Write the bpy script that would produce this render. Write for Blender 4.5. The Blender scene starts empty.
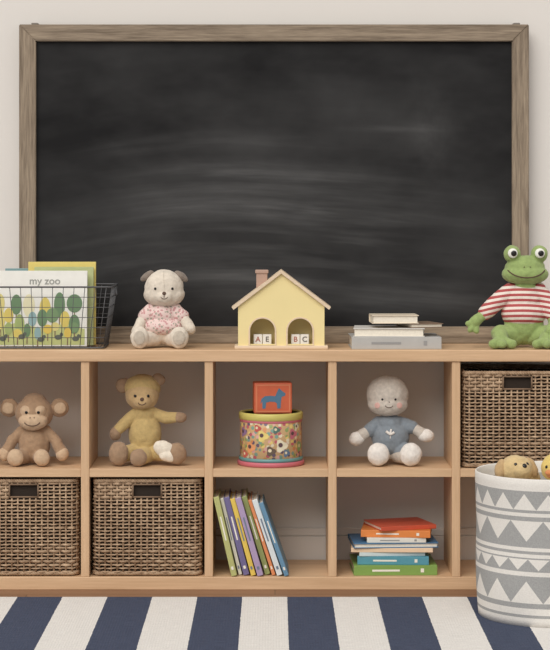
import bpy, bmesh, math, random
import numpy as np
from mathutils import Vector, Matrix, Euler
from mathutils import noise as mn
from mathutils.bvhtree import BVHTree
random.seed(7)
scene = bpy.context.scene
scene.view_settings.view_transform = 'Standard'
COL = scene.collection

# ------------------------------------------------------------------ helpers
def lin(c):
    out = []
    for v in c[:3]:
        v = v / 255.0
        out.append(v / 12.92 if v <= 0.04045 else ((v + 0.055) / 1.055) ** 2.4)
    return (out[0], out[1], out[2], 1.0)

class S:
    """socket wrapper for math-node expressions"""
    def __init__(self, nt, sock): self.nt, self.s = nt, sock
    def _op(self, op, *others):
        n = self.nt.nodes.new('ShaderNodeMath'); n.operation = op
        self.nt.links.new(self.s, n.inputs[0])
        for i, o in enumerate(others):
            if isinstance(o, S): self.nt.links.new(o.s, n.inputs[i + 1])
            else: n.inputs[i + 1].default_value = o
        return S(self.nt, n.outputs[0])
    def __add__(s, o): return s._op('ADD', o)
    def __sub__(s, o): return s._op('SUBTRACT', o)
    def __mul__(s, o): return s._op('MULTIPLY', o)
    def __truediv__(s, o): return s._op('DIVIDE', o)
    def gt(s, o): return s._op('GREATER_THAN', o)
    def lt(s, o): return s._op('LESS_THAN', o)
    def frac(s): return s._op('FRACT')
    def abs(s): return s._op('ABSOLUTE')
    def mx(s, o): return s._op('MAXIMUM', o)
    def sin(s): return s._op('SINE')
    def exp(s): return s._op('EXPONENT')
    def clamp(s):
        r = s._op('ADD', 0.0); r.s.node.use_clamp = True; return r
    def inv(s): return (s * -1.0) + 1.0

def newmat(name):
    m = bpy.data.materials.new(name); m.use_nodes = True
    nt = m.node_tree
    return m, nt, nt.nodes['Principled BSDF']

def obj_coords(nt, scale=(1, 1, 1)):
    tc = nt.nodes.new('ShaderNodeTexCoord')
    mp = nt.nodes.new('ShaderNodeMapping'); mp.inputs['Scale'].default_value = scale
    nt.links.new(tc.outputs['Object'], mp.inputs[0])
    return mp.outputs[0]

def noise(nt, vec, scale, detail=3, rough=0.55, dist=0.0):
    n = nt.nodes.new('ShaderNodeTexNoise')
    n.inputs['Scale'].default_value = scale; n.inputs['Detail'].default_value = detail
    n.inputs['Roughness'].default_value = rough; n.inputs['Distortion'].default_value = dist
    nt.links.new(vec, n.inputs['Vector'])
    return n.outputs['Fac']

def mixc(nt, fac, a, b):
    m = nt.nodes.new('ShaderNodeMix'); m.data_type = 'RGBA'
    if isinstance(fac, S): fac = fac.s
    if isinstance(fac, (int, float)): m.inputs['Factor'].default_value = fac
    else: nt.links.new(fac, m.inputs['Factor'])
    for k, v in ((6, a), (7, b)):
        if isinstance(v, (tuple, list)): m.inputs[k].default_value = v
        else: nt.links.new(v, m.inputs[k])
    return m.outputs[2]

def bump(nt, b, h, strength, dist=0.002):
    n = nt.nodes.new('ShaderNodeBump'); n.inputs['Strength'].default_value = strength
    n.inputs['Distance'].default_value = dist
    nt.links.new(h, n.inputs['Height']); nt.links.new(n.outputs[0], b.inputs['Normal'])

def dark(c, f): return tuple(max(0, min(255, v * f)) for v in c)

def M(name, c, rough=0.6, var=0.08, vs=20, bs=0, bstr=0.3, sheen=0.0):
    m, nt, b = newmat(name)
    b.inputs['Roughness'].default_value = rough
    v = obj_coords(nt)
    f = noise(nt, v, vs)
    nt.links.new(mixc(nt, f, lin(dark(c, 1 - var)), lin(dark(c, 1 + var))), b.inputs['Base Color'])
    if sheen:
        b.inputs['Sheen Weight'].default_value = sheen
    if bs: bump(nt, b, noise(nt, v, bs, 2), bstr)
    return m

def plushmat(name, c, var=0.11):
    return M(name, c, 0.95, var, 110, 420, 0.7, 0.2)

def wood(name, c1, c2, axis='X', s=1.0, rough=0.5, contrast=1.0):
    m, nt, b = newmat(name)
    sc = {'X': (1.2, 22, 22), 'Y': (22, 1.2, 22), 'Z': (22, 22, 1.2)}[axis]
    v = obj_coords(nt, tuple(k * s for k in sc))
    f = noise(nt, v, 1.6, 5, 0.6, 0.6)
    f2 = noise(nt, v, 6.0, 3, 0.7)
    g = ((S(nt, f) - 0.5) * 1.4 + (S(nt, f2) - 0.5) * 1.0) * contrast + 0.5
    nt.links.new(mixc(nt, g.clamp(), lin(c1), lin(c2)), b.inputs['Base Color'])
    b.inputs['Roughness'].default_value = rough
    bump(nt, b, f2, 0.12 * contrast, 0.001)
    return m

def empty(name, loc=(0, 0, 0), rot=(0, 0, 0)):
    e = bpy.data.objects.new(name, None); e.empty_display_size = 0.05
    e.location = loc; e.rotation_euler = rot; COL.objects.link(e); return e

def add(name, me, mats, parent=None, loc=(0, 0, 0), rot=(0, 0, 0), smooth=False):
    o = bpy.data.objects.new(name, me)
    if not isinstance(mats, (list, tuple)): mats = [mats]
    if len(me.materials) == 0:
        for m in mats: me.materials.append(m)
    if smooth:
        me.polygons.foreach_set('use_smooth', [True] * len(me.polygons))
    o.location = loc; o.rotation_euler = rot
    COL.objects.link(o)
    if parent is not None: o.parent = parent
    return o

def bm_to(name, bm):
    me = bpy.data.meshes.new(name); bmesh.ops.recalc_face_normals(bm, faces=bm.faces[:])
    bm.to_mesh(me); bm.free(); return me

def box(name, lo, hi, mat, parent=None, bev=0.002, loc=None, rot=(0, 0, 0)):
    c = [(a + b) / 2 for a, b in zip(lo, hi)]; s = [abs(b - a) for a, b in zip(lo, hi)]
    bm = bmesh.new(); bmesh.ops.create_cube(bm, size=1)
    bmesh.ops.scale(bm, vec=s, verts=bm.verts)
    if bev > 0:
        bmesh.ops.bevel(bm, geom=bm.edges[:], offset=min(bev, min(s) * 0.4), segments=2, affect='EDGES', profile=0.5)
    me = bm_to(name, bm)
    if loc is not None: c = loc
    return add(name, me, mat, parent, c, rot)

def bm_tube(bm, pts, r, sides=8, closed=False, r2=None, caps=True):
    pts = [Vector(p) for p in pts]; n = len(pts)
    up = Vector((0, 0, 1)); rings = []
    prev = None
    for i, p in enumerate(pts):
        if closed: t = pts[(i + 1) % n] - pts[i - 1]
        else: t = pts[min(i + 1, n - 1)] - pts[max(i - 1, 0)]
        if t.length < 1e-9: t = Vector((1, 0, 0))
        t.normalize()
        if prev is None:
            a = t.cross(up)
            if a.length < 0.05: a = t.cross(Vector((0, 1, 0)))
        else:
            a = prev - t * prev.dot(t)
        a.normalize(); prev = a
        b = t.cross(a)
        ri = r[i] if isinstance(r, (list, tuple)) else r
        rb = ri if r2 is None else r2
        rings.append([bm.verts.new(p + a * math.cos(2 * math.pi * k / sides) * ri + b * math.sin(2 * math.pi * k / sides) * rb) for k in range(sides)])
    m = n if closed else n - 1
    for i in range(m):
        A, B = rings[i], rings[(i + 1) % n]
        for k in range(sides):
            bm.faces.new((A[k], A[(k + 1) % sides], B[(k + 1) % sides], B[k]))
    if not closed and caps:
        bm.faces.new(rings[0]); bm.faces.new(rings[-1])

U = 0.00291   # toy modelling unit in metres
def ico_template(sub):
    bm = bmesh.new(); bmesh.ops.create_icosphere(bm, subdivisions=sub, radius=1.0)
    v = np.array([x.co[:] for x in bm.verts]); f = np.array([[q.index for q in p.verts] for p in bm.faces]); bm.free()
    return v, f
ICO4, ICO2 = ico_template(4), ico_template(3)

def blob(name, prims, mat, parent, voxel=0.7, smooth=7, u=U):
    """one continuous stuffed surface from ellipsoids ('e',c,r[,rotY]) and tapered limbs ('c',pts,radii)"""
    V, F, off = [], [], 0
    for p in prims:
        if p[0] == 'e':
            v = ICO4[0] * np.array(p[2])
            if len(p) > 3:
                R = np.array(Matrix.Rotation(math.radians(p[3]), 3, 'Y')); v = v @ R.T
            V.append(v + np.array(p[1])); F.append(ICO4[1] + off); off += len(v)
        else:
            pts = [Vector(q) for q in p[1]]; rr = p[2]
            for i in range(len(pts) - 1):
                L = (pts[i + 1] - pts[i]).length; n = max(3, int(L / (min(rr[i], rr[i + 1]) * 0.22)))
                n = min(n, 14)
                for k in range(n + 1):
                    t = k / n
                    c = pts[i].lerp(pts[i + 1], t); r = rr[i] * (1 - t) + rr[i + 1] * t
                    V.append(ICO2[0] * r + np.array(c)); F.append(ICO2[1] + off); off += len(ICO2[0])
    V = np.concatenate(V); F = np.concatenate(F)
    me = bpy.data.meshes.new(name); me.from_pydata(V.tolist(), [], F.tolist())
    o = bpy.data.objects.new(name, me); COL.objects.link(o)
    rm = o.modifiers.new('r', 'REMESH'); rm.mode = 'VOXEL'; rm.voxel_size = voxel
    sm = o.modifiers.new('s', 'SMOOTH'); sm.iterations = smooth; sm.factor = 0.5
    dg = bpy.context.evaluated_depsgraph_get(); dg.update()
    me2 = bpy.data.meshes.new_from_object(o.evaluated_get(dg))
    bpy.data.objects.remove(o); bpy.data.meshes.remove(me)
    n = len(me2.vertices)
    co = np.empty(n * 3, 'f'); me2.vertices.foreach_get('co', co)
    no = np.empty(n * 3, 'f'); me2.vertex_normals.foreach_get('vector', no)
    co = co.reshape(-1, 3); no = no.reshape(-1, 3)
    d = np.array([mn.noise(Vector(c) * 0.16) * 0.6 + mn.noise(Vector(c) * 0.5) * 0.15 for c in co.tolist()], 'f')
    co = (co + no * d[:, None]) * u
    me2.vertices.foreach_set('co', co.ravel().astype('f')); me2.update()
    me2.name = name; me2.materials.clear()
    return add(name, me2, mat, parent, smooth=True)

def bvh_of(objs):
    vs, fs = [], []
    for o in objs:
        k = len(vs)
        vs += [v.co.copy() for v in o.data.vertices]
        fs += [[i + k for i in p.vertices] for p in o.data.polygons]
    return BVHTree.FromPolygons(vs, fs)

def surf(bvh, x, z, u=U):
    h = bvh.ray_cast(Vector((x * u, -1, z * u)), Vector((0, 1, 0)))
    return (h[0], h[1]) if h[0] is not None else (Vector((x * u, 0, z * u)), Vector((0, -1, 0)))

def stitch(name, bvh, pts, r, mat, parent, u=U):
    P = []
    for i in range(len(pts) - 1):
        for k in range(6):
            t = k / 6
            P.append((pts[i][0] * (1 - t) + pts[i + 1][0] * t, pts[i][1] * (1 - t) + pts[i + 1][1] * t))
    P.append(pts[-1])
    W = []
    for x, z in P:
        h, n = surf(bvh, x, z, u); W.append(h + n * r * u * 0.3)
    bm = bmesh.new(); bm_tube(bm, W, r * u, 6)
    return add(name, bm_to(name, bm), mat, parent, smooth=True)

def arc(cx, cz, rx, rz, a0, a1, n=10):
    return [(cx + rx * math.cos(math.radians(a0 + (a1 - a0) * i / n)), cz + rz * math.sin(math.radians(a0 + (a1 - a0) * i / n))) for i in range(n + 1)]

def button(name, bvh, x, z, r, mat, parent, flat=0.5, u=U, lift=0.0):
    h, n = surf(bvh, x, z, u)
    bm = bmesh.new()
    bmesh.ops.create_uvsphere(bm, u_segments=16, v_segments=10, radius=1)
    bmesh.ops.scale(bm, vec=(r * u, r * u, r * u * flat), verts=bm.verts)
    q = n.to_track_quat('Z', 'Y')
    me = bm_to(name, bm)
    me.transform(Matrix.Translation(h + n * lift * u) @ q.to_matrix().to_4x4())
    return add(name, me, mat, parent, smooth=True)

def polyplate(name, pts, y0, y1, mat, parent=None, holes=None):
    """flat plate in XZ from outline, between y0 and y1, optional holes"""
    if not holes:
        bm = bmesh.new()
        a = [bm.verts.new((x, y0, z)) for x, z in pts]; c = [bm.verts.new((x, y1, z)) for x, z in pts]
        bm.faces.new(a); bm.faces.new(c[::-1])
        for i in range(len(pts)): bm.faces.new((a[i], c[i], c[(i + 1) % len(pts)], a[(i + 1) % len(pts)]))
        return add(name, bm_to(name, bm), mat, parent)
    cu = bpy.data.curves.new(name, 'CURVE'); cu.dimensions = '2D'; cu.fill_mode = 'BOTH'
    for loop in [pts] + holes:
        sp = cu.splines.new('POLY'); sp.points.add(len(loop) - 1)
        for i, (a, b) in enumerate(loop): sp.points[i].co = (a, b, 0, 1)
        sp.use_cyclic_u = True
    cu.extrude = abs(y1 - y0) / 2
    o = bpy.data.objects.new(name, cu); COL.objects.link(o)
    dg = bpy.context.evaluated_depsgraph_get(); dg.update()
    me = bpy.data.meshes.new_from_object(o.evaluated_get(dg))
    bpy.data.objects.remove(o); bpy.data.curves.remove(cu)
    me.transform(Matrix.Translation((0, (y0 + y1) / 2, 0)) @ Matrix.Rotation(math.radians(90), 4, 'X'))
    me.materials.clear()
    return add(name, me, mat, parent)

def ell(cx, cz, rx, rz, n=20): return arc(cx, cz, rx, rz, 0, 360 - 360 / n, n - 1)

def text(name, s, size, mat, parent, loc, rot=(math.radians(90), 0, 0), ext=0.0006):
    cu = bpy.data.curves.new(name, 'FONT'); cu.body = s; cu.size = size; cu.extrude = ext
    cu.align_x = 'CENTER'; cu.align_y = 'CENTER'
    cu.offset = size * 0.012
    o = bpy.data.objects.new(name, cu); COL.objects.link(o)
    dg = bpy.context.evaluated_depsgraph_get(); dg.update()
    me = bpy.data.meshes.new_from_object(o.evaluated_get(dg))
    bpy.data.objects.remove(o); me.materials.clear()
    return add(name, me, mat, parent, loc, rot)

# ------------------------------------------------------------------ room
m_wall = M('wall_paint', (228, 224, 219), 0.9, 0.01, 3, 160, 0.05)
m_trim = M('trim_paint', (228, 222, 215), 0.6, 0.01, 3)
wall = box('wall_back', (-3.2, 0.315, 0), (3.2, 0.415, 2.8), m_wall, bev=0)
bb = empty('baseboard_back')
box('board', (-3.2, 0.300, 0.0), (3.2, 0.3149, 0.105), m_trim, bb, 0.002)
box('cap', (-3.2, 0.304, 0.1052), (3.2, 0.3149, 0.129), m_trim, bb, 0.004)

m_floor, nt, b = newmat('floor_boards')
v = obj_coords(nt, (1, 1, 1))
bt = nt.nodes.new('ShaderNodeTexBrick'); bt.inputs['Scale'].default_value = 1.0
bt.inputs['Brick Width'].default_value = 1.4; bt.inputs['Row Height'].default_value = 0.12
bt.inputs['Mortar Size'].default_value = 0.0015
bt.inputs['Color1'].default_value = lin((150, 112, 84)); bt.inputs['Color2'].default_value = lin((134, 98, 72))
bt.inputs['Mortar'].default_value = lin((70, 48, 34))
nt.links.new(v, bt.inputs['Vector'])
v2 = obj_coords(nt, (2, 30, 1))
nn = noise(nt, v2, 2.0, 5)
nt.links.new(mixc(nt, (S(nt, nn) * 0.5).s, bt.outputs['Color'], lin((110, 78, 55))), b.inputs['Base Color'])
b.inputs['Roughness'].default_value = 0.45
box('floor', (-3.2, -5.5, -0.1), (3.2, 0.315, 0.0), m_floor, bev=0)

m_rug, nt, b = newmat('rug_stripes')
tc = nt.nodes.new('ShaderNodeTexCoord'); sx = nt.nodes.new('ShaderNodeSeparateXYZ')
nt.links.new(tc.outputs['Object'], sx.inputs[0])
X = S(nt, sx.outputs[0]); Y = S(nt, sx.outputs[1])
wob = S(nt, noise(nt, tc.outputs['Object'], 60, 2)) * 0.004
ph = ((X + wob - 0.036) / 0.2500 + 20).frac()
mask = ph.lt(0.5)
weave = (Y * 700).sin() * 0.5 + (X * 900).sin() * 0.3
fz = S(nt, noise(nt, tc.outputs['Object'], 220, 2))
fz2 = S(nt, noise(nt, obj_coords(nt, (25, 260, 1)), 1.0, 2))
ff = (fz * 0.5 + fz2 * 0.5)
ff = ((ff - 0.5) * 2.2 + 0.5).clamp()
navy = mixc(nt, ff, lin((32, 41, 62)), lin((76, 86, 112)))
white = mixc(nt, ff, lin((206, 202, 198)), lin((242, 239, 234)))
nt.links.new(mixc(nt, mask, white, navy), b.inputs['Base Color'])
b.inputs['Roughness'].default_value = 0.95
bump(nt, b, (weave + fz * 2).s, 0.3, 0.002)
box('striped_rug', (-1.7, -2.3, 0.0005), (1.7, -0.155, 0.010), m_rug, bev=0.003)

# ------------------------------------------------------------------ shelf
OAK1, OAK2 = (194, 158, 121), (225, 190, 153)
m_oakx = wood('oak_x', OAK1, OAK2, 'X'); m_oakz = wood('oak_z', OAK1, OAK2, 'Z')
sh = empty('cubby_shelf')
XD = [-0.896 + 0.3534 * i for i in range(6)]
T = 0.012; D1 = 0.29
box('top', (XD[0] - 0.018, -0.004, 0.652), (XD[5] + 0.018, D1, 0.686), m_oakx, sh, 0.003)
box('bottom', (XD[0] - 0.012, 0, 0.0), (XD[5] + 0.012, D1, 0.037), m_oakx, sh, 0.002)
for i, x in enumerate(XD):
    box('divider_%d' % i, (x - T, 0.001, 0.037), (x + T, D1, 0.652), m_oakz, sh, 0.0015)
for i in range(5):
    box('mid_%d' % i, (XD[i] + T, 0.002, 0.322), (XD[i + 1] - T, D1, 0.346), m_oakx, sh, 0.0015)

# ------------------------------------------------------------------ chalkboard
m_frx = wood('weathered_x', (100, 86, 71), (172, 155, 134), 'X', 1.8, 0.75, 1.25)
m_frz = wood('weathered_z', (100, 86, 71), (172, 155, 134), 'Z', 1.8, 0.75, 1.25)
m_chalk, nt, b = newmat('chalkboard_slate')
tc = nt.nodes.new('ShaderNodeTexCoord'); sx = nt.nodes.new('ShaderNodeSeparateXYZ')
nt.links.new(tc.outputs['Object'], sx.inputs[0])
X = S(nt, sx.outputs[0]); Z = S(nt, sx.outputs[2])
zc = Z + X * X * 0.13 + (X * 5.0).sin() * 0.010
def comb(nt, a, bb_, c):
    n = nt.nodes.new('ShaderNodeCombineXYZ')
    for i, q in enumerate((a, bb_, c)):
        if isinstance(q, S): nt.links.new(q.s, n.inputs[i])
        else: n.inputs[i].default_value = q
    return n.outputs[0]
n1 = S(nt, noise(nt, comb(nt, X * 1.3, 0.0, zc * 15), 1.0, 4, 0.55))
n1b = S(nt, noise(nt, comb(nt, X * 2.2, 3.0, zc * 60), 1.0, 3, 0.6))
n2 = S(nt, noise(nt, comb(nt, X * 2.0, 5.0, Z * 3.6), 1.0, 4, 0.6))
n3 = S(nt, noise(nt, comb(nt, X * 12.0, 9.0, Z * 9.0), 1.0, 5, 0.6))
strokes = ((n1 - 0.43) * 2.8).clamp() * (n1b * 0.9 + 0.15).clamp()
def gauss(cx, cz, sx_, sz_, curved=True):
    zz = zc if curved else Z
    a = (X - cx) / sx_; c = (zz - cz) / sz_
    return ((a * a + c * c) * -1.0).exp()
smear = gauss(-0.02, 0.030, 0.36, 0.030) * 0.65 + gauss(0.04, -0.078, 0.34, 0.026) * 0.95 + gauss(-0.05, -0.02, 0.45, 0.06) * 0.4 \
    + gauss(0.05, -0.155, 0.48, 0.04) * 0.6 + gauss(-0.15, 0.12, 0.33, 0.03) * 0.32 \
    + gauss(-0.10, -0.24, 0.50, 0.06) * 0.5 + gauss(0.15, -0.31, 0.5, 0.05) * 0.4 + gauss(0.40, 0.165, 0.16, 0.010, False) * 0.3
blot = gauss(0.47, 0.15, 0.06, 0.12, False) * (n3 - 0.25).clamp() * 0.55 + gauss(0.27, 0.22, 0.14, 0.10, False) * n3 * 0.10
haze = ((n2 - 0.36) * 1.6).clamp() * 0.10
f = (smear * (strokes + 0.15) * 0.42 + blot * 0.26 + haze + strokes * 0.02).clamp()
nt.links.new(mixc(nt, f, lin((36, 36, 37)), lin((190, 190, 190))), b.inputs['Base Color'])
b.inputs['Roughness'].default_value = 0.95
b.inputs['Specular IOR Level'].default_value = 0.1
cb = empty('chalkboard', (-0.003, 0.272, 1.162))
W2, H2, FW = 0.760, 0.4755, 0.050
box('slate', (-W2 + 0.02, 0.002, -H2 + 0.02), (W2 - 0.02, 0.012, H2 - 0.02), m_chalk, cb, 0)
def frame_piece(name, pts, mat):
    bm = bmesh.new()
    f_ = [bm.verts.new((x, -0.012, z)) for x, z in pts]; k_ = [bm.verts.new((x, 0.014, z)) for x, z in pts]
    bm.faces.new(f_); bm.faces.new(k_[::-1])
    for i in range(4): bm.faces.new((f_[i], k_[i], k_[(i + 1) % 4], f_[(i + 1) % 4]))
    bmesh.ops.recalc_face_normals(bm, faces=bm.faces[:])
    bmesh.ops.bevel(bm, geom=bm.edges[:], offset=0.002, segments=2, affect='EDGES')
    add(name, bm_to(name, bm), mat, cb)
w, h, g = W2, H2, FW
frame_piece('frame_top', [(-w, h), (w, h), (w - g, h - g), (-w + g, h - g)], m_frx)
frame_piece('frame_bottom', [(-w, -h), (w, -h), (w - g, -h + g), (-w + g, -h + g)], m_frx)
frame_piece('frame_left', [(-w, h), (-w, -h), (-w + g, -h + g), (-w + g, h - g)], m_frz)
frame_piece('frame_right', [(w, h), (w, -h), (w - g, -h + g), (w - g, h - g)], m_frz)
m_metal = M('hook_metal', (120, 112, 104), 0.4, 0.05)
for i, x in enumerate((-0.715, 0.725)):
    box('hook_%d' % i, (x - 0.010, 0.0, H2 - 0.002), (x + 0.010, 0.0425, H2 + 0.006), m_metal, cb, 0.002)

# ------------------------------------------------------------------ wicker baskets
m_wick, nt, b = newmat('wicker')
v = obj_coords(nt); n_ = S(nt, noise(nt, v, 55, 4, 0.6)); n5 = S(nt, noise(nt, v, 9, 2))
nt.links.new(mixc(nt, ((n_ - 0.3) * 1.6 + (n5 - 0.5) * 0.8).clamp(), lin((146, 118, 92)), lin((216, 188, 156))), b.inputs['Base Color'])
b.inputs['Roughness'].default_value = 0.75
m_shade_liner = M('basket_shade_liner', (46, 36, 28), 0.95, 0.05)  # black-brown paints in the basket's inner shade, behind handle hole and weave gaps
m_wf = M('handle_frame', (128, 104, 82), 0.7, 0.1, 40)
BW, BD, BH = 0.318, 0.262, 0.278
def rr_path(w, d, r, n):
    sl = w - 2 * r; sd = d - 2 * r; q = math.pi * r / 2
    per = 2 * sl + 2 * sd + 4 * q
    out = []
    for i in range(n):
        s = per * i / n
        parts = [(sl / 2, 'l', (0, d / 2), (1, 0), (0, 1)), (q, 'a', (w / 2 - r, d / 2 - r), 90), (sd, 'l', (w / 2, d / 2 - r), (0, -1), (1, 0)),
                 (q, 'a', (w / 2 - r, -d / 2 + r), 0), (sl, 'l', (w / 2 - r, -d / 2), (-1, 0), (0, -1)), (q, 'a', (-w / 2 + r, -d / 2 + r), -90),
                 (sd, 'l', (-w / 2, -d / 2 + r), (0, 1), (-1, 0)), (q, 'a', (-w / 2 + r, d / 2 - r), -180), (sl / 2 + 1e-6, 'l', (-w / 2 + r, d / 2), (1, 0), (0, 1))]
        for p in parts:
            if s <= p[0]:
                if p[1] == 'l': out.append((Vector((p[2][0] + p[3][0] * s, p[2][1] + p[3][1] * s, 0)), Vector((*p[4], 0))))
                else:
                    a = math.radians(p[3]) - s / r
                    nrm = Vector((math.cos(a), math.sin(a), 0))
                    out.append((Vector((p[2][0], p[2][1], 0)) + nrm * r, nrm))
                break
            s -= p[0]
    return out, per
NS = 62; PP = 4
path, per = rr_path(BW - 0.014, BD - 0.014, 0.022, NS * PP)
HX, HZ0, HZ1 = 0.041, BH - 0.052, BH - 0.016
bm = bmesh.new()
rows = 27; z0, z1 = 0.012, BH - 0.014
for r in range(rows):
    z = z0 + (z1 - z0) * r / (rows - 1)
    pts = []; segs = []
    for i, (p, n) in enumerate(path):
        off = 0.0034 * math.cos(math.pi * i / PP + math.pi * r)
        q = p + n * off + Vector((0, 0, z + random.uniform(-.0008, .0008)))
        inhole = HZ0 - 0.004 < z < HZ1 + 0.004 and abs(q.x) < HX and p.y < 0
        if inhole:
            if pts: segs.append(pts); pts = []
        else: pts.append(q)
    if segs: bm_tube(bm, pts + segs[0], 0.0024, 6, False, 0.0046)
    else: bm_tube(bm, pts, 0.0024, 6, True, 0.0046)
for k in range(NS):
    p, n = path[k * PP]
    zs = [(0.004, BH - 0.008)]
    if abs(p.x) < HX and p.y < 0: zs = [(0.004, HZ0), (HZ1, BH - 0.008)]
    for a, c in zs:
        bm_tube(bm, [(p.x, p.y, a), (p.x, p.y, (a + c) / 2), (p.x, p.y, c)], 0.0027, 6)
for zz, amp in ((BH - 0.006, 0.0035), (0.007, 0.003)):
    pth, _ = rr_path(BW - 0.014, BD - 0.014, 0.022, 240)
    for s_ in range(3):
        pts = []
        for i, (p, n) in enumerate(pth):
            a = 2 * math.pi * (i / 240 * 48 + s_ / 3)
            pts.append(p + n * (0.0035 * math.cos(a)) + Vector((0, 0, zz + amp * math.sin(a))))
        bm_tube(bm, pts, 0.0032, 6, True)
wick_me = bm_to('wicker_weave', bm)
bm = bmesh.new()
hf = [(-HX, -BD / 2 + 0.005, HZ0), (HX, -BD / 2 + 0.005, HZ0), (HX, -BD / 2 + 0.005, HZ1), (-HX, -BD / 2 + 0.005, HZ1)]
for i in range(4): bm_tube(bm, [hf[i], hf[(i + 1) % 4]], 0.0026, 8)
hf_me = bm_to('handle_frame', bm)
bm = bmesh.new()
lw, ld = BW / 2 - 0.0135, BD / 2 - 0.0135  # inner box whose dark colour stands in for the shaded inside
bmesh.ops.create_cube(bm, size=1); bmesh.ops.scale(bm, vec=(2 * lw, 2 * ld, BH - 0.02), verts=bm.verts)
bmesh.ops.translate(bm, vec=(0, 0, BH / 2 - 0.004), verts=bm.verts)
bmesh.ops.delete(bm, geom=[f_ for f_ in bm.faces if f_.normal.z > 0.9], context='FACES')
shade_liner_me = bm_to('shade_liner', bm)
for x, z in ((XD[0] + .1767, 0.037), (XD[1] + .1767, 0.037), (XD[4] + .1767, 0.346)):
    e = empty('wicker_basket', (x, 0.008 + BD / 2, z + 0.0005))
    add('weave', wick_me, m_wick, e, smooth=True); add('handle_grip', hf_me, m_wf, e, smooth=True); add('shade_liner', shade_liner_me, m_shade_liner, e)

# ------------------------------------------------------------------ books
m_paper = M('paper_edge', (236, 228, 212), 0.9, 0.06, 200)
bookmats = {}
def cover(c):
    if c not in bookmats: bookmats[c] = M('cover_%d_%d_%d' % c, c, 0.45, 0.04, 30)
    return bookmats[c]
def book(name, w, d, h, c, parent, loc, rot=(0, 0, 0), spine='-Y', ct=0.0022):
    e = empty(name, loc, rot); e.parent = parent
    cm = cover(c)
    box('back_board', (-w / 2, -d / 2, 0), (w / 2, d / 2, ct), cm, e, 0.0008)
    box('front_board', (-w / 2, -d / 2, h - ct), (w / 2, d / 2, h), cm, e, 0.0008)
    i = 0.004
    if spine == '-Y':
        box('pages', (-w / 2 + i, -d / 2 + 0.001, ct), (w / 2 - i, d / 2 - i, h - ct), m_paper, e, 0)
        box('spine', (-w / 2, -d / 2 - 0.002, 0), (w / 2, -d / 2 + 0.001, h), cm, e, 0.001)
        lc = cover((238, 234, 222) if sum(c) < 480 else (150, 150, 150))
        if h > 0.013:
            box('spine_title', (-w * 0.28, -d / 2 - 0.0026, h * 0.40), (w * 0.05, -d / 2 - 0.0018, h * 0.60), lc, e, 0)
            box('spine_label', (w * 0.30, -d / 2 - 0.0026, h * 0.3), (w * 0.34, -d / 2 - 0.0018, h * 0.7), lc, e, 0)
    else:
        box('pages', (-w / 2 + i, -d / 2 + i, ct), (w / 2 - i, d / 2 - 0.001, h - ct), m_paper, e, 0)
        box('spine', (-w / 2, d / 2 - 0.001, 0), (w / 2, d / 2 + 0.002, h), cm, e, 0.001)
    return e

st = empty('book_stack', (0.347, 0.12, 0.6862))
book('book_1', 0.258, 0.19, 0.034, (182, 181, 178), st, (0, 0, 0), (0, 0, 0.02))
book('book_2', 0.205, 0.15, 0.024, (216, 212, 206), st, (-0.015, -0.01, 0.0345), (0, 0, -0.06), '+Y')
book('book_3', 0.10, 0.12, 0.012, (128, 106, 88), st, (0.075, 0.0, 0.059), (0, 0, 0.3), '+Y')
book('book_4', 0.135, 0.10, 0.024, (224, 210, 188), st, (-0.002, -0.02, 0.0715), (0, 0, 0.05), '+Y')

st = empty('picture_book_stack', (0.343, 0.125, 0.0373))
z = 0
for i, (w, d, h, c, r, dx, sp) in enumerate([
        (0.240, 0.20, 0.028, (128, 162, 82), 0.03, 0.0, '-Y'),
        (0.205, 0.18, 0.024, (86, 150, 168), -0.04, 0.0, '-Y'),
        (0.19, 0.17, 0.011, (206, 220, 222), 0.05, -0.01, '-Y'),
        (0.235, 0.18, 0.012, (236, 206, 174), -0.02, -0.005, '-Y'),
        (0.245, 0.18, 0.014, (74, 120, 160), 0.06, 0.0, '+Y'),
        (0.17, 0.17, 0.014, (226, 224, 214), 0.02, 0.005, '-Y'),
        (0.20, 0.16, 0.020, (222, 134, 68), -0.10, 0.012, '-Y'),
        (0.17, 0.15, 0.012, (200, 88, 62), 0.30, 0.020, '-Y')]):
    book('book_%d' % i, w, d, h, c, st, (dx, 0, z), (0, 0, r), sp); z += h + 0.0004

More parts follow.
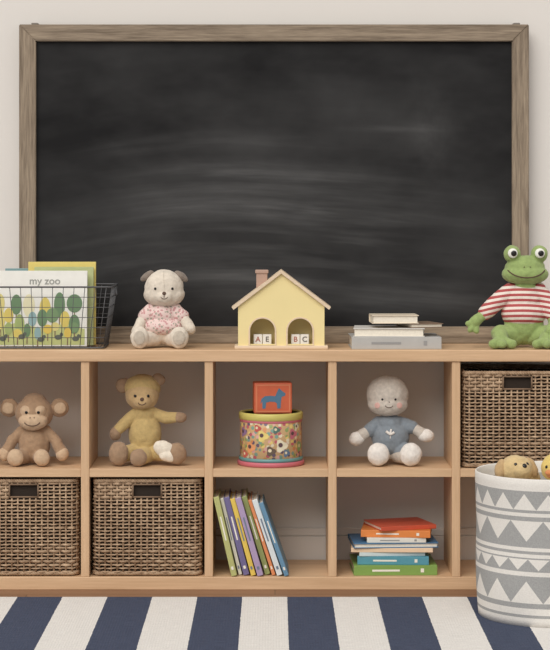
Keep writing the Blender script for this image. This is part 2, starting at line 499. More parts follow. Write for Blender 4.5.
lb = empty('leaning_books', (0, 0, 0.0375))
bx = -0.1765; th0 = 13.0; prevTR = None
specs = [(0.016, 0.232, (184, 186, 122)), (0.010, 0.226, (236, 232, 214)), (0.017, 0.230, (114, 106, 150)), (0.014, 0.228, (228, 198, 92)),
         (0.017, 0.232, (174, 154, 188)), (0.015, 0.234, (152, 162, 102)), (0.010, 0.226, (222, 142, 94)), (0.016, 0.228, (222, 228, 230)), (0.013, 0.222, (104, 144, 172))]
for i, (t, hh, c) in enumerate(specs):
    th = math.radians(th0 + i * 0.8); s_, c_ = math.sin(th), math.cos(th)
    if prevTR is None: blx = bx + hh * s_
    else: blx = prevTR[0] + prevTR[1] * math.tan(th) + 0.0006
    e = empty('book_%d' % i, (blx, 0.098 + 0.008 * ((i * 3) % 4 - 1), 0)); e.parent = lb
    e.rotation_euler = (0, -th, 0)
    cm = cover(c); d = 0.17; ct = 0.002
    box('board_a', (0, -d / 2, 0), (ct, d / 2, hh), cm, e, 0.0008)
    box('board_b', (t - ct, -d / 2, 0), (t, d / 2, hh), cm, e, 0.0008)
    box('pages', (ct, -d / 2 + 0.001, 0.004), (t - ct, d / 2 - 0.005, hh - 0.004), m_paper, e, 0)
    box('spine', (0, -d / 2 - 0.003, 0), (t, -d / 2 + 0.001, hh), cm, e, 0.0015)
    lc = cover((240, 236, 224) if sum(c) < 500 else (112, 126, 146))
    box('title_band', (t * 0.38, -d / 2 - 0.0036, hh * 0.45), (t * 0.62, -d / 2 - 0.0028, hh * 0.75), lc, e, 0)
    box('publisher_mark', (t * 0.3, -d / 2 - 0.0036, hh * 0.08), (t * 0.7, -d / 2 - 0.0028, hh * 0.12), lc, e, 0)
    prevTR = (blx + t * c_ - hh * s_, t * s_ + hh * c_)

# ------------------------------------------------------------------ wire basket with books
m_wire = M('wire_black', (84, 84, 86), 0.45, 0.05)
wb = empty('wire_basket', (-0.668, 0.125, 0.6865))
bm = bmesh.new()
def wrect(z):
    f_ = z / 0.178
    return 0.175 + 0.026 * f_, 0.094 + 0.014 * f_
def rect_loop(w, d, z, r=0.015):
    P = []
    for cx, cy, a0 in ((w - r, d - r, 0), (-w + r, d - r, 90), (-w + r, -d + r, 180), (w - r, -d + r, 270)):
        for k in range(5):
            a = math.radians(a0 + 22.5 * k); P.append((cx + r * math.cos(a), cy + r * math.sin(a), z))
    return P
for k in range(7):
    z = 0.003 + 0.175 * k / 6
    w, d = wrect(z); bm_tube(bm, rect_loop(w, d, z), 0.0011 if 0 < k < 6 else 0.0028, 6, True)
for i in range(13):
    t = -0.92 + 1.84 * i / 12
    w0, d0 = wrect(0); w1, d1 = wrect(0.178)
    for sgn in (-1, 1):
        bm_tube(bm, [(t * w0, sgn * d0, 0.003), (t * w1, sgn * d1, 0.178)], 0.0011, 6)
    bm_tube(bm, [(t * w0, -d0, 0.003), (t * w0, d0, 0.003)], 0.0011, 6)
for i in range(7):
    t = -0.88 + 1.76 * i / 6
    w0, d0 = wrect(0); w1, d1 = wrect(0.178)
    for sgn in (-1, 1):
        bm_tube(bm, [(sgn * w0, t * d0, 0.003), (sgn * w1, t * d1, 0.178)], 0.0011, 6)
w1, d1 = wrect(0.178)
for sgn in (-1, 1):
    bm_tube(bm, [(sgn * w1, -0.03, 0.178), (sgn * (w1 + .004), -0.03, 0.150), (sgn * (w1 + .004), 0.03, 0.150), (sgn * w1, 0.03, 0.178)], 0.002, 6)
add('wires', bm_to('wires', bm), m_wire, wb, smooth=True)
pb = empty('picture_books', (-0.668, 0.125, 0.6895))
def upright(name, x0, x1, y, hgt, c, t=0.012, ang=-4):
    e = empty(name, ((x0 + x1) / 2, y, 0.002), (math.radians(ang), 0, 0)); e.parent = pb
    w = (x1 - x0) / 2; cm = cover(c)
    box('front_board', (-w, -t / 2, 0), (w, -t / 2 + .002, hgt), cm, e, 0.0006)
    box('back_board', (-w, t / 2 - .002, 0), (w, t / 2, hgt), cm, e, 0.0006)
    box('pages', (-w + .001, -t / 2 + .002, 0.003), (w - .004, t / 2 - .002, hgt - .004), m_paper, e, 0)
    box('spine', (-w - .002, -t / 2, 0), (-w + .001, t / 2, hgt), cm, e, 0.001)
    return e
A = upright('book_front', -0.160, 0.125, -0.06, 0.218, (238, 237, 230))
upright('book_2', -0.155, 0.02, -0.035, 0.212, (222, 226, 216), ang=-3)
upright('book_3', -0.03, 0.14, -0.018, 0.228, (186, 194, 140), ang=-2)
upright('book_4', -0.05, 0.145, 0.005, 0.242, (230, 210, 122), ang=-1)
upright('book_5', -0.12, 0.10, 0.03, 0.222, (130, 164, 168), ang=0)
upright('book_6', -0.15, 0.12, 0.055, 0.21, (226, 226, 222), ang=0)
yy = -0.0064
def art(n, pts, c, k=0): polyplate(n, pts, yy - 0.0003 - 0.00012 * k, yy + 0.0003, cover(c), A)
art('meadow', [(-0.136, 0.004), (0.136, 0.004), (0.136, 0.05), (0.07, 0.064), (0.01, 0.052), (-0.06, 0.068), (-0.136, 0.052)], (196, 202, 136))
rr_ = random.Random(5)
pal = [(124, 152, 110), (166, 182, 116), (110, 140, 104), (222, 210, 128), (226, 198, 96), (150, 182, 184), (224, 204, 110), (200, 206, 140), (226, 214, 140), (232, 226, 190)]
k = 0
for j, (zb, sc_) in enumerate(((0.118, 1.1), (0.078, 0.85), (0.045, 0.6))):
    nT = (6, 8, 9)[j]
    for i in range(nT):
        x = -0.112 + 0.224 * i / (nT - 1) + rr_.uniform(-.006, .006); z_ = zb + rr_.uniform(-.016, .012)
        c = pal[rr_.randrange(len(pal))]; k += 1
        rx, rz = 0.018 * sc_ * rr_.uniform(.75, 1.2), 0.027 * sc_ * rr_.uniform(.75, 1.25)
        art('trunk_%d' % k, [(x - .0015, z_ - rz - .02), (x + .0015, z_ - rz - .02), (x + .0015, z_), (x - .0015, z_)], (136, 112, 88), 1 + j * 3)
        art('tree_%d' % k, ell(x, z_, rx, rz), c, 2 + j * 3 + (i % 2))
for i, (x, z_) in enumerate([(-0.10, 0.022), (-0.045, 0.028), (0.01, 0.020), (0.06, 0.026), (0.11, 0.022)]):
    art('animal_%d' % i, ell(x, z_, .010, .007), (96, 102, 92), 11)
    art('animal_head_%d' % i, ell(x + .009, z_ + .008, .005, .005), (96, 102, 92), 11)
text('title', 'my zoo', 0.030, cover((160, 160, 154)), A, (0.02, yy, 0.188))

# ------------------------------------------------------------------ toy house
m_yel = M('house_yellow', (240, 222, 162), 0.6, 0.02, 10)
m_lw = wood('pale_wood', (218, 194, 164), (236, 216, 190), 'X', 2.0)
m_chim = M('chimney_paint', (180, 150, 134), 0.7, 0.05)
m_white = M('white_paint', (238, 234, 226), 0.6, 0.02)
m_ink = M('dark_ink', (100, 94, 92), 0.6, 0.0)
m_ink2 = M('red_ink', (176, 108, 92), 0.6, 0.0)
hs = empty('toy_house', (0.018, 0.075, 0.6863))
hw = 0.124; ev = 0.122; ap = 0.216
def archpts(cx, hwid, zb, zt):
    return [(cx - hwid, zb), (cx + hwid, zb)] + arc(cx, zt - hwid, hwid, hwid, 0, 180, 14)
holes = [archpts(-0.054, 0.036, 0.014, 0.088), archpts(0.054, 0.036, 0.014, 0.088)]
gable = [(-hw, 0.010), (hw, 0.010), (hw, ev), (0, ap), (-hw, ev)]
polyplate('front_wall', gable, -0.045, -0.037, m_yel, hs, holes)
polyplate('back_wall', gable, 0.022, 0.030, m_yel, hs)
box('side_left', (-hw, -0.037, 0.010), (-hw + 0.008, 0.022, ev), m_yel, hs, 0)
box('side_right', (hw - 0.008, -0.037, 0.010), (hw, 0.022, ev), m_yel, hs, 0)
box('partition', (-0.004, -0.037, 0.010), (0.004, 0.022, 0.13), m_yel, hs, 0)
box('ceiling_panel', (-hw + .008, -0.037, 0.112), (hw - .008, 0.022, 0.118), m_yel, hs, 0)
box('base', (-hw - 0.010, -0.053, 0.0), (hw + 0.010, 0.036, 0.010), m_lw, hs, 0.002)
sl = (ap - ev) / hw; ang = math.atan(sl); th_ = 0.009
ex = 0.137
for sg in (-1, 1):
    n_up = (sg * math.sin(ang) * th_, math.cos(ang) * th_)
    p0 = (0, ap + 0.0008); p1 = (sg * ex, ap + 0.0008 - sl * ex)
    polyplate('roof_left' if sg < 0 else 'roof_right', [p0, p1, (p1[0] + n_up[0], p1[1] + n_up[1]), (0, ap + th_ / math.cos(ang))], -0.054, 0.038, m_lw, hs)
box('chimney', (-0.072, -0.02, 0.168), (-0.040, 0.012, 0.218), m_chim, hs, 0.002)
box('chimney_cap', (-0.075, -0.023, 0.216), (-0.037, 0.015, 0.226), m_chim, hs, 0.002)
for k, cx in enumerate((-0.054, 0.054)):
    outer = archpts(cx, 0.040, 0.011, 0.092); inner = archpts(cx, 0.0356, 0.0112, 0.0876)
    polyplate('arch_trim_%d' % k, outer, -0.0468, -0.0444, m_lw, hs, [inner])
    # little wooden blocks standing inside the doorway
    for j, (dx, ch, zb) in enumerate(((-0.013, 'AB'[k], 0.010), (0.0135, 'EC'[k], 0.010))):
        box('letter_block_%d%d' % (k, j), (-0.0125, -0.0125, 0), (0.0125, 0.0125, 0.030), m_white, hs, 0.002, loc=(cx + dx, -0.014, zb + 0.0155))
        text('letter_%d%d' % (k, j), ch, 0.021, m_ink if j else m_ink2, hs, (cx + dx, -0.0270, zb + 0.0160))

# ------------------------------------------------------------------ tin drum + block
m_tin, nt, b = newmat('tin_print')
v = obj_coords(nt)
vo = nt.nodes.new('ShaderNodeTexVoronoi'); vo.inputs['Scale'].default_value = 85; nt.links.new(v, vo.inputs['Vector'])
cr = nt.nodes.new('ShaderNodeValToRGB'); cr.color_ramp.interpolation = 'CONSTANT'
cols = [(224, 198, 120), (186, 92, 104), (224, 212, 184), (124, 156, 142), (206, 138, 88), (104, 88, 108), (216, 166, 160), (142, 160, 98)]
while len(cr.color_ramp.elements) < len(cols): cr.color_ramp.elements.new(0.5)
for i, c in enumerate(cols):
    cr.color_ramp.elements[i].position = i / len(cols); cr.color_ramp.elements[i].color = lin(c)
ss = nt.nodes.new('ShaderNodeSeparateColor'); nt.links.new(vo.outputs['Color'], ss.inputs[0])
nt.links.new(ss.outputs[0], cr.inputs[0])
dot = S(nt, vo.outputs['Distance']).lt(0.5)
nt.links.new(mixc(nt, dot, lin((200, 164, 120)), cr.outputs[0]), b.inputs['Base Color'])
b.inputs['Roughness'].default_value = 0.4
dr = empty('tin_drum', (-0.012, 0.110, 0.3463))
def lathe(name, prof, mat, parent, n=64):
    bm = bmesh.new(); rings = []
    for r, z in prof:
        rings.append([bm.verts.new((r * math.cos(2 * math.pi * k / n), r * math.sin(2 * math.pi * k / n), z)) for k in range(n)])
    for a, c in zip(rings[:-1], rings[1:]):
        for k in range(n): bm.faces.new((a[k], a[(k + 1) % n], c[(k + 1) % n], c[k]))
    bm.faces.new(rings[0]); bm.faces.new(rings[-1])
    o = add(name, bm_to(name, bm), mat, parent, smooth=False)
    for p in o.data.polygons:
        if len(p.vertices) == 4: p.use_smooth = True
    return o
m_teal = M('tin_teal', (104, 150, 150), 0.4, 0.05); m_pink = M('tin_pink', (204, 112, 124), 0.4, 0.05); m_lime = M('tin_lime', (206, 194, 110), 0.4, 0.05)
lathe('base_tier', [(0.094, 0.0), (0.0975, 0.002), (0.0975, 0.010), (0.0965, 0.013), (0.090, 0.0135)], m_pink, dr)
lathe('base_band', [(0.0905, 0.0135), (0.0935, 0.0145), (0.0935, 0.0225), (0.0905, 0.024)], m_teal, dr)
lathe('body', [(0.088, 0.022), (0.090, 0.024), (0.090, 0.130), (0.088, 0.132)], m_tin, dr)
lathe('lid_band', [(0.0905, 0.126), (0.0912, 0.127), (0.0912, 0.133), (0.0905, 0.134)], m_pink, dr)
lathe('lid', [(0.0905, 0.132), (0.0930, 0.134), (0.0930, 0.150), (0.091, 0.153), (0.085, 0.153), (0.084, 0.149)], m_lime, dr)
lathe('lid_top', [(0.085, 0.147), (0.085, 0.149)], m_teal, dr)
for i, (a, z_, r_, c) in enumerate([(-70, .062, .017, (232, 222, 194)), (-105, .090, .015, (232, 210, 128)), (-90, .047, .013, (104, 86, 74)), (-45, .094, .014, (200, 112, 128)), (-130, .056, .015, (226, 156, 106)),
        (-25, .056, .014, (136, 168, 108)), (-150, .098, .013, (152, 122, 160)), (-60, .040, .010, (96, 120, 150)), (-115, .112, .010, (196, 90, 84)), (-80, .108, .010, (90, 120, 110)), (-145, .035, .011, (200, 100, 90)), (-35, .114, .009, (232, 222, 194))]):
    bm = bmesh.new(); ctr = bm.verts.new((0, 0, 0)); ar = math.radians(a); vs = []
    ctr.co = (0.0908 * math.cos(ar), 0.0908 * math.sin(ar), z_)
    for k in range(14):
        q = 2 * math.pi * k / 14; rr2 = r_ * (1 + .25 * math.cos(3 * q)); aa = ar + rr2 * math.cos(q) / 0.09
        vs.append(bm.verts.new((0.0908 * math.cos(aa), 0.0908 * math.sin(aa), z_ + rr2 * math.sin(q))))
    for k in range(14): bm.faces.new((ctr, vs[k], vs[(k + 1) % 14]))
    add('print_%d' % i, bm_to('print', bm), cover(c), dr)
    bm = bmesh.new(); vs = []
    for k in range(10):
        q = 2 * math.pi * k / 10; rr2 = r_ * 0.4; aa = ar + (rr2 * math.cos(q) - r_ * .2) / 0.09
        vs.append(bm.verts.new((0.0914 * math.cos(aa), 0.0914 * math.sin(aa), z_ + rr2 * math.sin(q) + r_ * .15)))
    bm.faces.new(vs); add('print_spot_%d' % i, bm_to('print_spot', bm), cover((96, 72, 76) if sum(c) > 430 else (228, 214, 180)), dr)
m_red = M('block_orange', (212, 104, 70), 0.5, 0.06, 30); m_blu = M('block_blue', (84, 124, 152), 0.5, 0.05)
bl = empty('picture_block', (-0.008, 0.100, 0.3463 + 0.1495), (0, 0, 0.08))
box('block', (-0.055, -0.032, 0), (0.055, 0.032, 0.090), m_red, bl, 0.004)
m_bor = M('block_border', (224, 134, 96), 0.5, 0.04)
polyplate('border', [(-.050, .005), (.050, .005), (.050, .085), (-.050, .085)], -0.0328, -0.0318, m_bor, bl, [[(-.046, .009), (.046, .009), (.046, .081), (-.046, .081)]])
hp = [(-26, 14), (-18, 14), (-17, 30), (-8, 33), (4, 32), (9, 28), (10, 14), (18, 14), (19, 34), (21, 46), (29, 49), (30, 55), (20, 64), (14, 70), (11, 63), (5, 48), (-8, 49), (-20, 48), (-28, 41), (-31, 26), (-26, 34)]
polyplate('horse_print', [(x * .0012, z * .00105 + .001) for x, z in hp], -0.0326, -0.0316, m_blu, bl)

# ------------------------------------------------------------------ plush toys
m_blk = M('eye_black', (24, 22, 22), 0.25, 0.0); m_thr = M('thread_brown', (92, 70, 58), 0.8, 0.0)
m_pinkc = plushmat('cheek_pink', (216, 172, 162))
def C(*pts_r):
    return ('c', [p[:3] for p in pts_r], [p[3] for p in pts_r])

# --- bear in flowered dress
e = empty('plush_bear', (-0.325, 0.100, 0.6864))
m_b = plushmat('bear_cream', (220, 209, 194)); m_bg = plushmat('bear_ear_grey', (134, 122, 112)); m_sole = plushmat('bear_sole', (194, 183, 168))
m_dress, nt, b = newmat('floral_cotton')
v = obj_coords(nt)
vo = nt.nodes.new('ShaderNodeTexVoronoi'); vo.inputs['Scale'].default_value = 125; nt.links.new(v, vo.inputs['Vector'])
dd = S(nt, vo.outputs['Distance']).lt(0.42); sep = nt.nodes.new('ShaderNodeSeparateColor'); nt.links.new(vo.outputs['Color'], sep.inputs[0])
fc = mixc(nt, S(nt, sep.outputs[0]).gt(0.65), lin((200, 150, 150)), lin((170, 164, 150)))
nt.links.new(mixc(nt, dd, lin((228, 204, 198)), fc), b.inputs['Base Color']); b.inputs['Roughness'].default_value = 0.9
hd = blob('head', [('e', (1, 0, 59), (19.5, 17, 18.5)), ('e', (1, -1, 53), (20.5, 16, 13)), ('e', (2, -12, 51), (9, 7, 7))], m_b, e)
blob('ears', [('e', (-16, 0, 71), (8, 4, 3.8), -36), ('e', (18, 0, 71), (8, 4, 3.8), 36)], m_bg, e, 0.6, 3)
blob('body', [('e', (0, 0, 22), (15, 12, 20)), C((-13, -1, 36, 5), (-21, -6, 26, 5.5), (-25, -9, 17, 6)), C((13, -1, 36, 5), (22, -6, 27, 5.5), (27, -9, 19, 6)),
      C((-8, -4, 9, 8), (-20, -18, 9, 7.5)), C((8, -4, 9, 8), (16, -18, 9, 7.5)), ('e', (-22, -22, 11), (9, 6.5, 11)), ('e', (17, -22, 11), (9.5, 6.5, 11))], m_b, e)
blob('soles', [('e', (-22, -27.6, 11), (6, 1.4, 7.5)), ('e', (17, -27.6, 11), (6.2, 1.4, 7.5))], m_sole, e, 0.5, 2)
blob('dress', [('e', (0, 0, 33), (15.5, 13, 11)), ('e', (0, -1, 21), (21, 16, 10)), C((-12, -1, 37, 7), (-17, -3, 31, 8)), C((12, -1, 37, 7), (18, -3, 31, 8))], m_dress, e)
bv = bvh_of([hd])
for x in (-7, 10): button('eye', bv, x, 59, 1.4, m_blk, e)
button('nose', bv, 2, 54.5, 2.0, m_thr, e); stitch('mouth', bv, [(2, 54), (2, 50.5)], .35, m_thr, e); stitch('smile', bv, arc(2, 52, 3.5, 3, 200, 340), .35, m_thr, e)
stitch('head_seam', bv, [(1, 76), (1.5, 68), (2, 60)], .25, m_sole, e)

# --- frog
e = empty('plush_frog', (0.715, 0.105, 0.6864))
m_g = plushmat('frog_green', (148, 168, 104)); m_ew = M('eye_white', (236, 236, 228), 0.5, 0.0)
m_str, nt, b = newmat('striped_jersey')
tc = nt.nodes.new('ShaderNodeTexCoord'); sx = nt.nodes.new('ShaderNodeSeparateXYZ'); nt.links.new(tc.outputs['Object'], sx.inputs[0])
Zs = S(nt, sx.outputs[2]); Xs = S(nt, sx.outputs[0])
k = ((Zs + Xs * Xs * 1.2) / 0.0150).frac().lt(0.5)
nt.links.new(mixc(nt, k, lin((232, 220, 210)), lin((176, 82, 82))), b.inputs['Base Color']); b.inputs['Roughness'].default_value = 0.9
bump(nt, b, noise(nt, tc.outputs['Object'], 400, 2), 0.3)
hd = blob('head', [('e', (4, 0, 79), (20, 16, 13)), ('e', (4, -2, 73), (23.5, 17, 11)), ('e', (-9, -3, 93), (8.5, 8.5, 9)), ('e', (18, -3, 93), (8.5, 8.5, 9))], m_g, e)
bv = bvh_of([hd])
for x in (-9.5, 17.5):
    button('eye_white', bv, x, 94, 5.0, m_ew, e, 0.45, lift=0.6)
    bq = bvh_of([o for o in e.children if o.name.startswith('eye_white')])
    button('pupil', bq, x + 0.8, 94, 2.9, m_blk, e, 0.35)
stitch('mouth', bv, arc(4, 82, 20, 12, 205, 335, 14), .6, m_thr, e)
stitch('nostrils', bv, [(1, 80), (1.8, 80.8)], .5, m_thr, e); stitch('nostril', bv, [(7, 80.8), (7.8, 80)], .5, m_thr, e)
blob('body', [('e', (3, 0, 22), (20, 15, 20)), ('e', (4, -1, 60), (12, 10, 8)),
      C((-34, -6, 36, 5.5), (-42, -9, 30, 5), (-47, -11, 26, 6)), C((-47, -11, 26, 3.5), (-54, -13, 24, 3)), C((-47, -11, 25, 3.5), (-52, -14, 18, 3)), C((-46, -11, 24, 3.5), (-46, -14, 17, 3)),
      C((30, -8, 34, 5.5), (31, -14, 24, 5.5), (27, -20, 17, 6)), C((27, -20, 17, 3.5), (22, -23, 11, 3)), C((27, -20, 17, 3.5), (28, -24, 10, 3)), C((28, -20, 17, 3.5), (33, -23, 12, 3)),
      C((-6, -2, 12, 11), (-22, -10, 14, 9), (-22, -22, 8, 7)), C((12, -2, 12, 11), (27, -10, 13, 9), (22, -22, 8, 7)),
      C((-22, -22, 7, 7), (-31, -29, 5, 4.5)), C((-22, -22, 7, 6), (-22, -31, 5, 4.5)), C((-21, -22, 7, 6), (-12, -29, 5, 4.5)),
      C((22, -22, 7, 7), (31, -29, 5, 4.5)), C((22, -22, 7, 6), (22, -31, 5, 4.5)), C((21, -22, 7, 6), (12, -29, 5, 4.5))], m_g, e)
blob('jersey', [('e', (3, 0, 48), (20, 15, 17)), ('e', (3, -1, 34), (23, 17.5, 16)), C((-10, 0, 56, 9), (-25, -4, 45, 8.5), (-36, -7, 35, 7.5)), C((17, 0, 56, 9), (26, -4, 45, 8.5), (30, -9, 33, 7.5))], m_str, e)

# --- monkey
e = empty('plush_monkey', (-0.700, 0.105, 0.3465))
m_mb = plushmat('monkey_brown', (166, 136, 108)); m_ml = plushmat('monkey_face', (202, 174, 144))
hd = blob('head', [('e', (0, 0, 51), (19, 16, 17)), ('e', (0, 1, 60), (13, 12, 11))], m_mb, e)
mz = blob('muzzle', [('e', (0, -10, 44), (14.5, 9, 9.5)), ('e', (-6, -10.5, 54), (7, 5.5, 6)), ('e', (6, -10.5, 54), (7, 5.5, 6))], m_ml, e, 0.7, 5)
blob('ears', [('e', (-25, 2, 56), (9.5, 4.5, 9.5)), ('e', (25, 2, 56), (9.5, 4.5, 9.5)), C((-14, 2, 54, 5), (-22, 2, 56, 4)), C((14, 2, 54, 5), (22, 2, 56, 4))], m_mb, e, 0.7, 3)
blob('ear_lining', [('e', (-26, -2, 56), (6, 1.6, 6)), ('e', (26, -2, 56), (6, 1.6, 6))], m_ml, e, 0.5, 2)
blob('body', [('e', (0, 0, 20), (16, 13, 20)), C((-11, 0, 34, 5.5), (-21, -4, 25, 5.5), (-27, -8, 13, 6)), C((11, 0, 34, 5.5), (21, -4, 25, 5.5), (28, -8, 13, 6)),
      C((-8, -4, 9, 8), (-15, -18, 8, 7)), C((6, -4, 9, 8), (9, -18, 8, 7))], m_mb, e)
blob('paws', [('e', (-16, -22, 9), (8, 6, 8.5)), ('e', (10, -22, 9), (8, 6, 8.5)), ('e', (-28, -9, 11), (6.5, 6, 7)), ('e', (29, -9, 11), (6.5, 6, 7))], m_ml, e, 0.7, 3)
bv = bvh_of([hd, mz])
for x in (-6, 6): button('eye', bv, x, 53, 1.6, m_blk, e)
stitch('mouth', bv, arc(0, 45, 8, 5, 200, 340), .5, m_thr, e); button('nostril_a', bv, -2, 48, .7, m_thr, e); button('nostril_b', bv, 2, 48, .7, m_thr, e)

# --- teddy in mustard romper
e = empty('plush_teddy', (-0.378, 0.11, 0.3465))
m_tt = plushmat('teddy_tan', (194, 164, 120)); m_mu = plushmat('mustard_knit', (192, 166, 112)); m_br = plushmat('teddy_brown', (160, 132, 106)); m_cr = plushmat('cream_cotton', (230, 220, 204))
hd = blob('head', [('e', (-3, 0, 69), (17, 15, 16)), ('e', (-2, -11, 63), (9, 7, 7))], m_tt, e)
hood = blob('hood', [('e', (-3, 3, 76), (18.5, 15.5, 13.5))], m_mu, e)
blob('ears', [('e', (-22, 2, 78), (8, 4, 7.5), -30), ('e', (13, 2, 84), (7, 4, 6.5), 25)], m_br, e, 0.6, 3)
blob('body', [('e', (0, 0, 30), (16.5, 13, 22)), ('e', (0, 0, 50), (12, 10, 10)), C((-10, 0, 50, 6), (-20, -4, 41, 6), (-27, -7, 34, 5.5)), C((10, 0, 50, 6), (22, -4, 46, 6), (31, -6, 47, 5.5)),
      C((-8, -3, 12, 9), (-20, -14, 12, 8)), C((3, -3, 10, 9), (-2, -16, 9, 8)), C((8, -3, 12, 9), (22, -12, 12, 8))], m_mu, e)
blob('paws', [('e', (-29, -8, 31), (6, 5.5, 7)), ('e', (35, -7, 47), (7, 5.5, 5.5)), ('e', (-25, -19, 12.5), (10, 8, 12)), ('e', (-5, -23, 9), (8.5, 7, 9)), ('e', (32, -15, 12), (10, 8, 11))], m_br, e, 0.7, 3)
blob('cloth_patch', [('e', (20, -17, 17), (11, 5, 8), 18), ('e', (24, -19, 10), (9, 4, 6), 10)], m_cr, e, 0.6, 3)
bv = bvh_of([hd, hood])
for x in (-9, 4): button('eye', bv, x, 69, 1.6, m_blk, e)
button('nose', bv, -2, 66, 2, m_thr, e); stitch('mouth', bv, arc(-2, 64, 4, 3.5, 200, 340), .45, m_thr, e)

# --- grey doll
e = empty('plush_doll', (0.333, 0.108, 0.3465))
m_d = plushmat('doll_linen', (200, 190, 179), 0.14); m_db = plushmat('doll_blue', (130, 138, 146)); m_dw = plushmat('doll_white', (228, 221, 214))
hd = blob('head', [('e', (-2, 0, 69), (21, 18.5, 20)), ('e', (-2, -3, 60), (20, 16, 12))], m_d, e)
blob('body', [('e', (0, 0, 30), (15, 12, 20)), C((-12, 0, 40, 5.5), (-22, -4, 33, 5.5), (-31, -6, 27, 6)), C((12, 0, 41, 5.5), (24, -4, 36, 5.5), (34, -6, 30, 6)),
      C((-7, -3, 10, 8.5), (-11, -16, 10, 8.5)), C((8, -3, 10, 8.5), (19, -16, 10, 8.5))], m_d, e)
blob('mitts', [('e', (-33, -7, 26), (8, 6, 7)), ('e', (36, -7, 29), (8, 6, 7)), ('e', (-12, -21, 12), (11, 8.5, 11.5)), ('e', (20, -21, 12), (11, 8.5, 11.5))], m_dw, e, 0.7, 4)
ov = blob('romper', [('e', (1, 0, 27), (19, 15, 20)), ('e', (0, 0, 41), (14.5, 12, 9)), C((-10, 0, 41, 7), (-20, -3, 34, 7)), C((10, 0, 41, 7), (22, -3, 37, 7)), C((-7, -3, 14, 9.5), (-10, -10, 13, 9)), C((9, -3, 14, 9.5), (16, -10, 13, 9))], m_db, e)
bv = bvh_of([hd])
for x in (-8, 5): button('eye', bv, x, 66, 1.2, m_blk, e)
for x in (-13, 9): button('cheek', bv, x, 60, 3, m_pinkc, e, 0.15)
stitch('mouth', bv, arc(-1.5, 61, 4, 3, 200, 340), .4, m_thr, e); stitch('nose', bv, [(-1.5, 64), (-1, 63)], .5, m_thr, e)
stitch('head_seam', bv, [(-2, 87), (-2, 84), (-2, 80)], .3, m_sole, e)
bv = bvh_of([ov])
stitch('bird_body', bv, [(-4, 34), (0, 31), (4, 33)], 1.4, m_dw, e); stitch('bird_wing', bv, [(0, 32), (1, 36)], .9, m_dw, e); stitch('bird_legs', bv, [(0, 31), (0, 27)], .4, m_dw, e)

# ------------------------------------------------------------------ fabric toy hamper
m_hamp, nt, b = newmat('hamper_canvas')
uv = nt.nodes.new('ShaderNodeUVMap'); sx = nt.nodes.new('ShaderNodeSeparateXYZ'); nt.links.new(uv.outputs[0], sx.inputs[0])
Uu = S(nt, sx.outputs[0]); V = S(nt, sx.outputs[1])
def tri(n, v0, v1, up):
    t = ((Uu * n).frac() * 2.0 - 1.0).abs()
    q = (V - v0) / (v1 - v0)
    ins = V.gt(v0) * V.lt(v1)
    return (ins * (t.lt(q) if up is False else t.lt(q.inv())))
def band(v0, v1): return V.gt(v0) * V.lt(v1)
mk = band(0.775, 0.925) * tri(20, 0.795, 0.905, True).inv()
mk = mk.mx(band(0.54, 0.75) * tri(14, 0.58, 0.72, False).inv())
mk = mk.mx(band(0.495, 0.515))
mk = mk.mx(band(0.375, 0.470) * tri(22, 0.385, 0.46, False).inv())
mk = mk.mx(band(0.125, 0.345) * tri(14, 0.16, 0.31, True).inv()).mx(band(0.06, 0.08))
tc = nt.nodes.new('ShaderNodeTexCoord')
fz = S(nt, noise(nt, tc.outputs['Object'], 260, 2))
g1 = mixc(nt, fz, lin((142, 142, 142)), lin((176, 176, 174))); g2 = mixc(nt, fz, lin((212, 208, 202)), lin((236, 232, 226)))
nt.links.new(mixc(nt, mk, g2, g1), b.inputs['Base Color']); b.inputs['Roughness'].default_value = 0.95
bump(nt, b, fz.s, 0.4, 0.0015)
hm = empty('toy_hamper', (0.735, -0.395, 0.0103))
N = 128; HH = 0.380
prof = []
for i in range(25):
    t = i / 24; prof.append((0.190 + 0.012 * t + 0.003 * math.sin(t * 5), HH * t, t))
bm = bmesh.new(); uvl = bm.loops.layers.uv.new('UVMap')
def ringv(r, z):
    out = []
    for k in range(N):
        a = 2 * math.pi * k / N
        rr3 = r + 0.004 * mn.noise(Vector((math.cos(a) * 1.6, math.sin(a) * 1.6, z * 7)))
        out.append(bm.verts.new((rr3 * math.cos(a), rr3 * math.sin(a), z)))
    return out
ro = [(ringv(r, z), t) for r, z, t in prof]
ri = [(ringv(r - 0.005, z if z > 0 else 0.004), t) for r, z, t in prof[::-1]]
lip = (ringv(prof[-1][0] - 0.0025, HH + 0.003), 1.0)
alls = ro + [lip] + ri
for (a, ta), (c, tb) in zip(alls[:-1], alls[1:]):
    for k in range(N):
        f_ = bm.faces.new((a[k], a[(k + 1) % N], c[(k + 1) % N], c[k])); f_.smooth = True
        for lp, (uu_, vv_) in zip(f_.loops, ((k / N, ta), ((k + 1) / N, ta), ((k + 1) / N, tb), (k / N, tb))): lp[uvl].uv = (uu_, vv_)
bm.faces.new(ro[0][0]); bm.faces.new(ri[-1][0])
add('canvas', bm_to('canvas', bm), m_hamp, hm)
m_blanket = plushmat('blanket_cream', (214, 200, 176)); m_duck = plushmat('duck_yellow', (222, 196, 116)); m_or = plushmat('duck_orange', (212, 138, 86))
blob('blanket', [('e', (0, 0, 100), (60, 60, 18)), ('e', (-22, -4, 110), (30, 30, 12)), ('e', (18, 0, 110), (32, 34, 12))], m_blanket, hm, 1.8, 6)
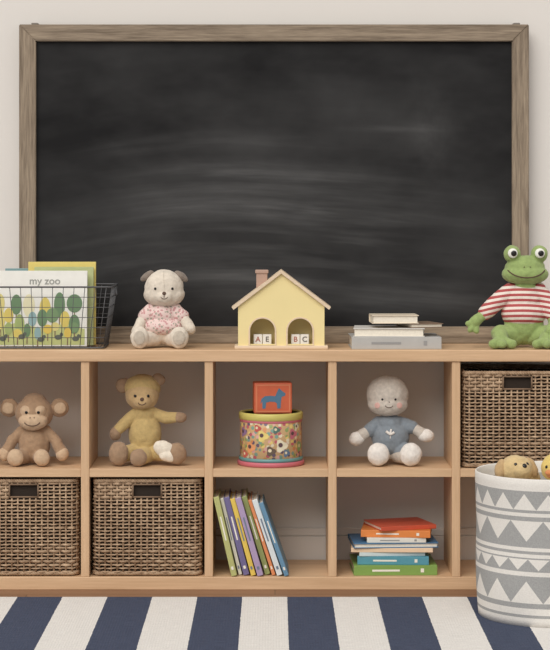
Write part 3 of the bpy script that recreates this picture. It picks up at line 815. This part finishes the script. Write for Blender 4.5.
e = empty('plush_puppy', (0.640, -0.42, 0.392), (math.radians(-20), 0, math.radians(20)))
m_pt = plushmat('puppy_tan', (208, 182, 134)); m_pe = plushmat('puppy_ear', (186, 156, 114))
hd = blob('head', [('e', (0, 0, 2), (16, 15, 13)), ('e', (0, -12, -2), (8, 8, 7)), ('e', (12, 16, -4), (18, 18, 13))], m_pt, e)
blob('ears', [('e', (-15, 0, 3), (5, 6, 10), 20), ('e', (15, -2, 3), (5, 6, 10), -20)], m_pe, e, 0.7, 3)
bv = bvh_of([hd])
for x in (-6, 6): button('eye', bv, x, 4, 1.5, m_blk, e)
button('nose', bv, 0, 1, 2.2, m_blk, e)
e = empty('plush_duck', (0.748, -0.43, 0.392), (0, 0, math.radians(-25)))
hd = blob('head', [('e', (0, 0, 4), (15, 14, 13)), ('e', (14, 16, -4), (18, 18, 13))], m_duck, e)
blob('beak', [('e', (0, -14, 1), (7, 6, 3)), ('e', (0, -13, -2), (5.5, 5, 2))], m_or, e, 0.6, 3)
bv = bvh_of([hd])
for x in (-6, 6): button('eye', bv, x, 6, 1.5, m_blk, e)

# ------------------------------------------------------------------ light & camera
w = bpy.data.worlds.new('soft_daylight'); scene.world = w; w.use_nodes = True
bg = w.node_tree.nodes['Background']; bg.inputs[0].default_value = (1.0, 0.975, 0.94, 1); bg.inputs[1].default_value = 0.52
sun = bpy.data.lights.new('window_daylight', 'SUN'); sun.energy = 2.25; sun.angle = math.radians(50); sun.color = (1.0, 0.965, 0.92)
so = bpy.data.objects.new('window_daylight', sun); COL.objects.link(so)
so.rotation_euler = Vector((-0.45, -1.0, 1.05)).to_track_quat('Z', 'Y').to_euler()
cam = bpy.data.cameras.new('camera'); co = bpy.data.objects.new('camera', cam); COL.objects.link(co)
co.location = (0, -6, 1.114); co.rotation_euler = (math.radians(90), 0, 0)
cam.sensor_fit = 'HORIZONTAL'; cam.sensor_width = 36; cam.lens = 2100 / 550 * 36
cam.shift_y = -125 / 550
scene.camera = co
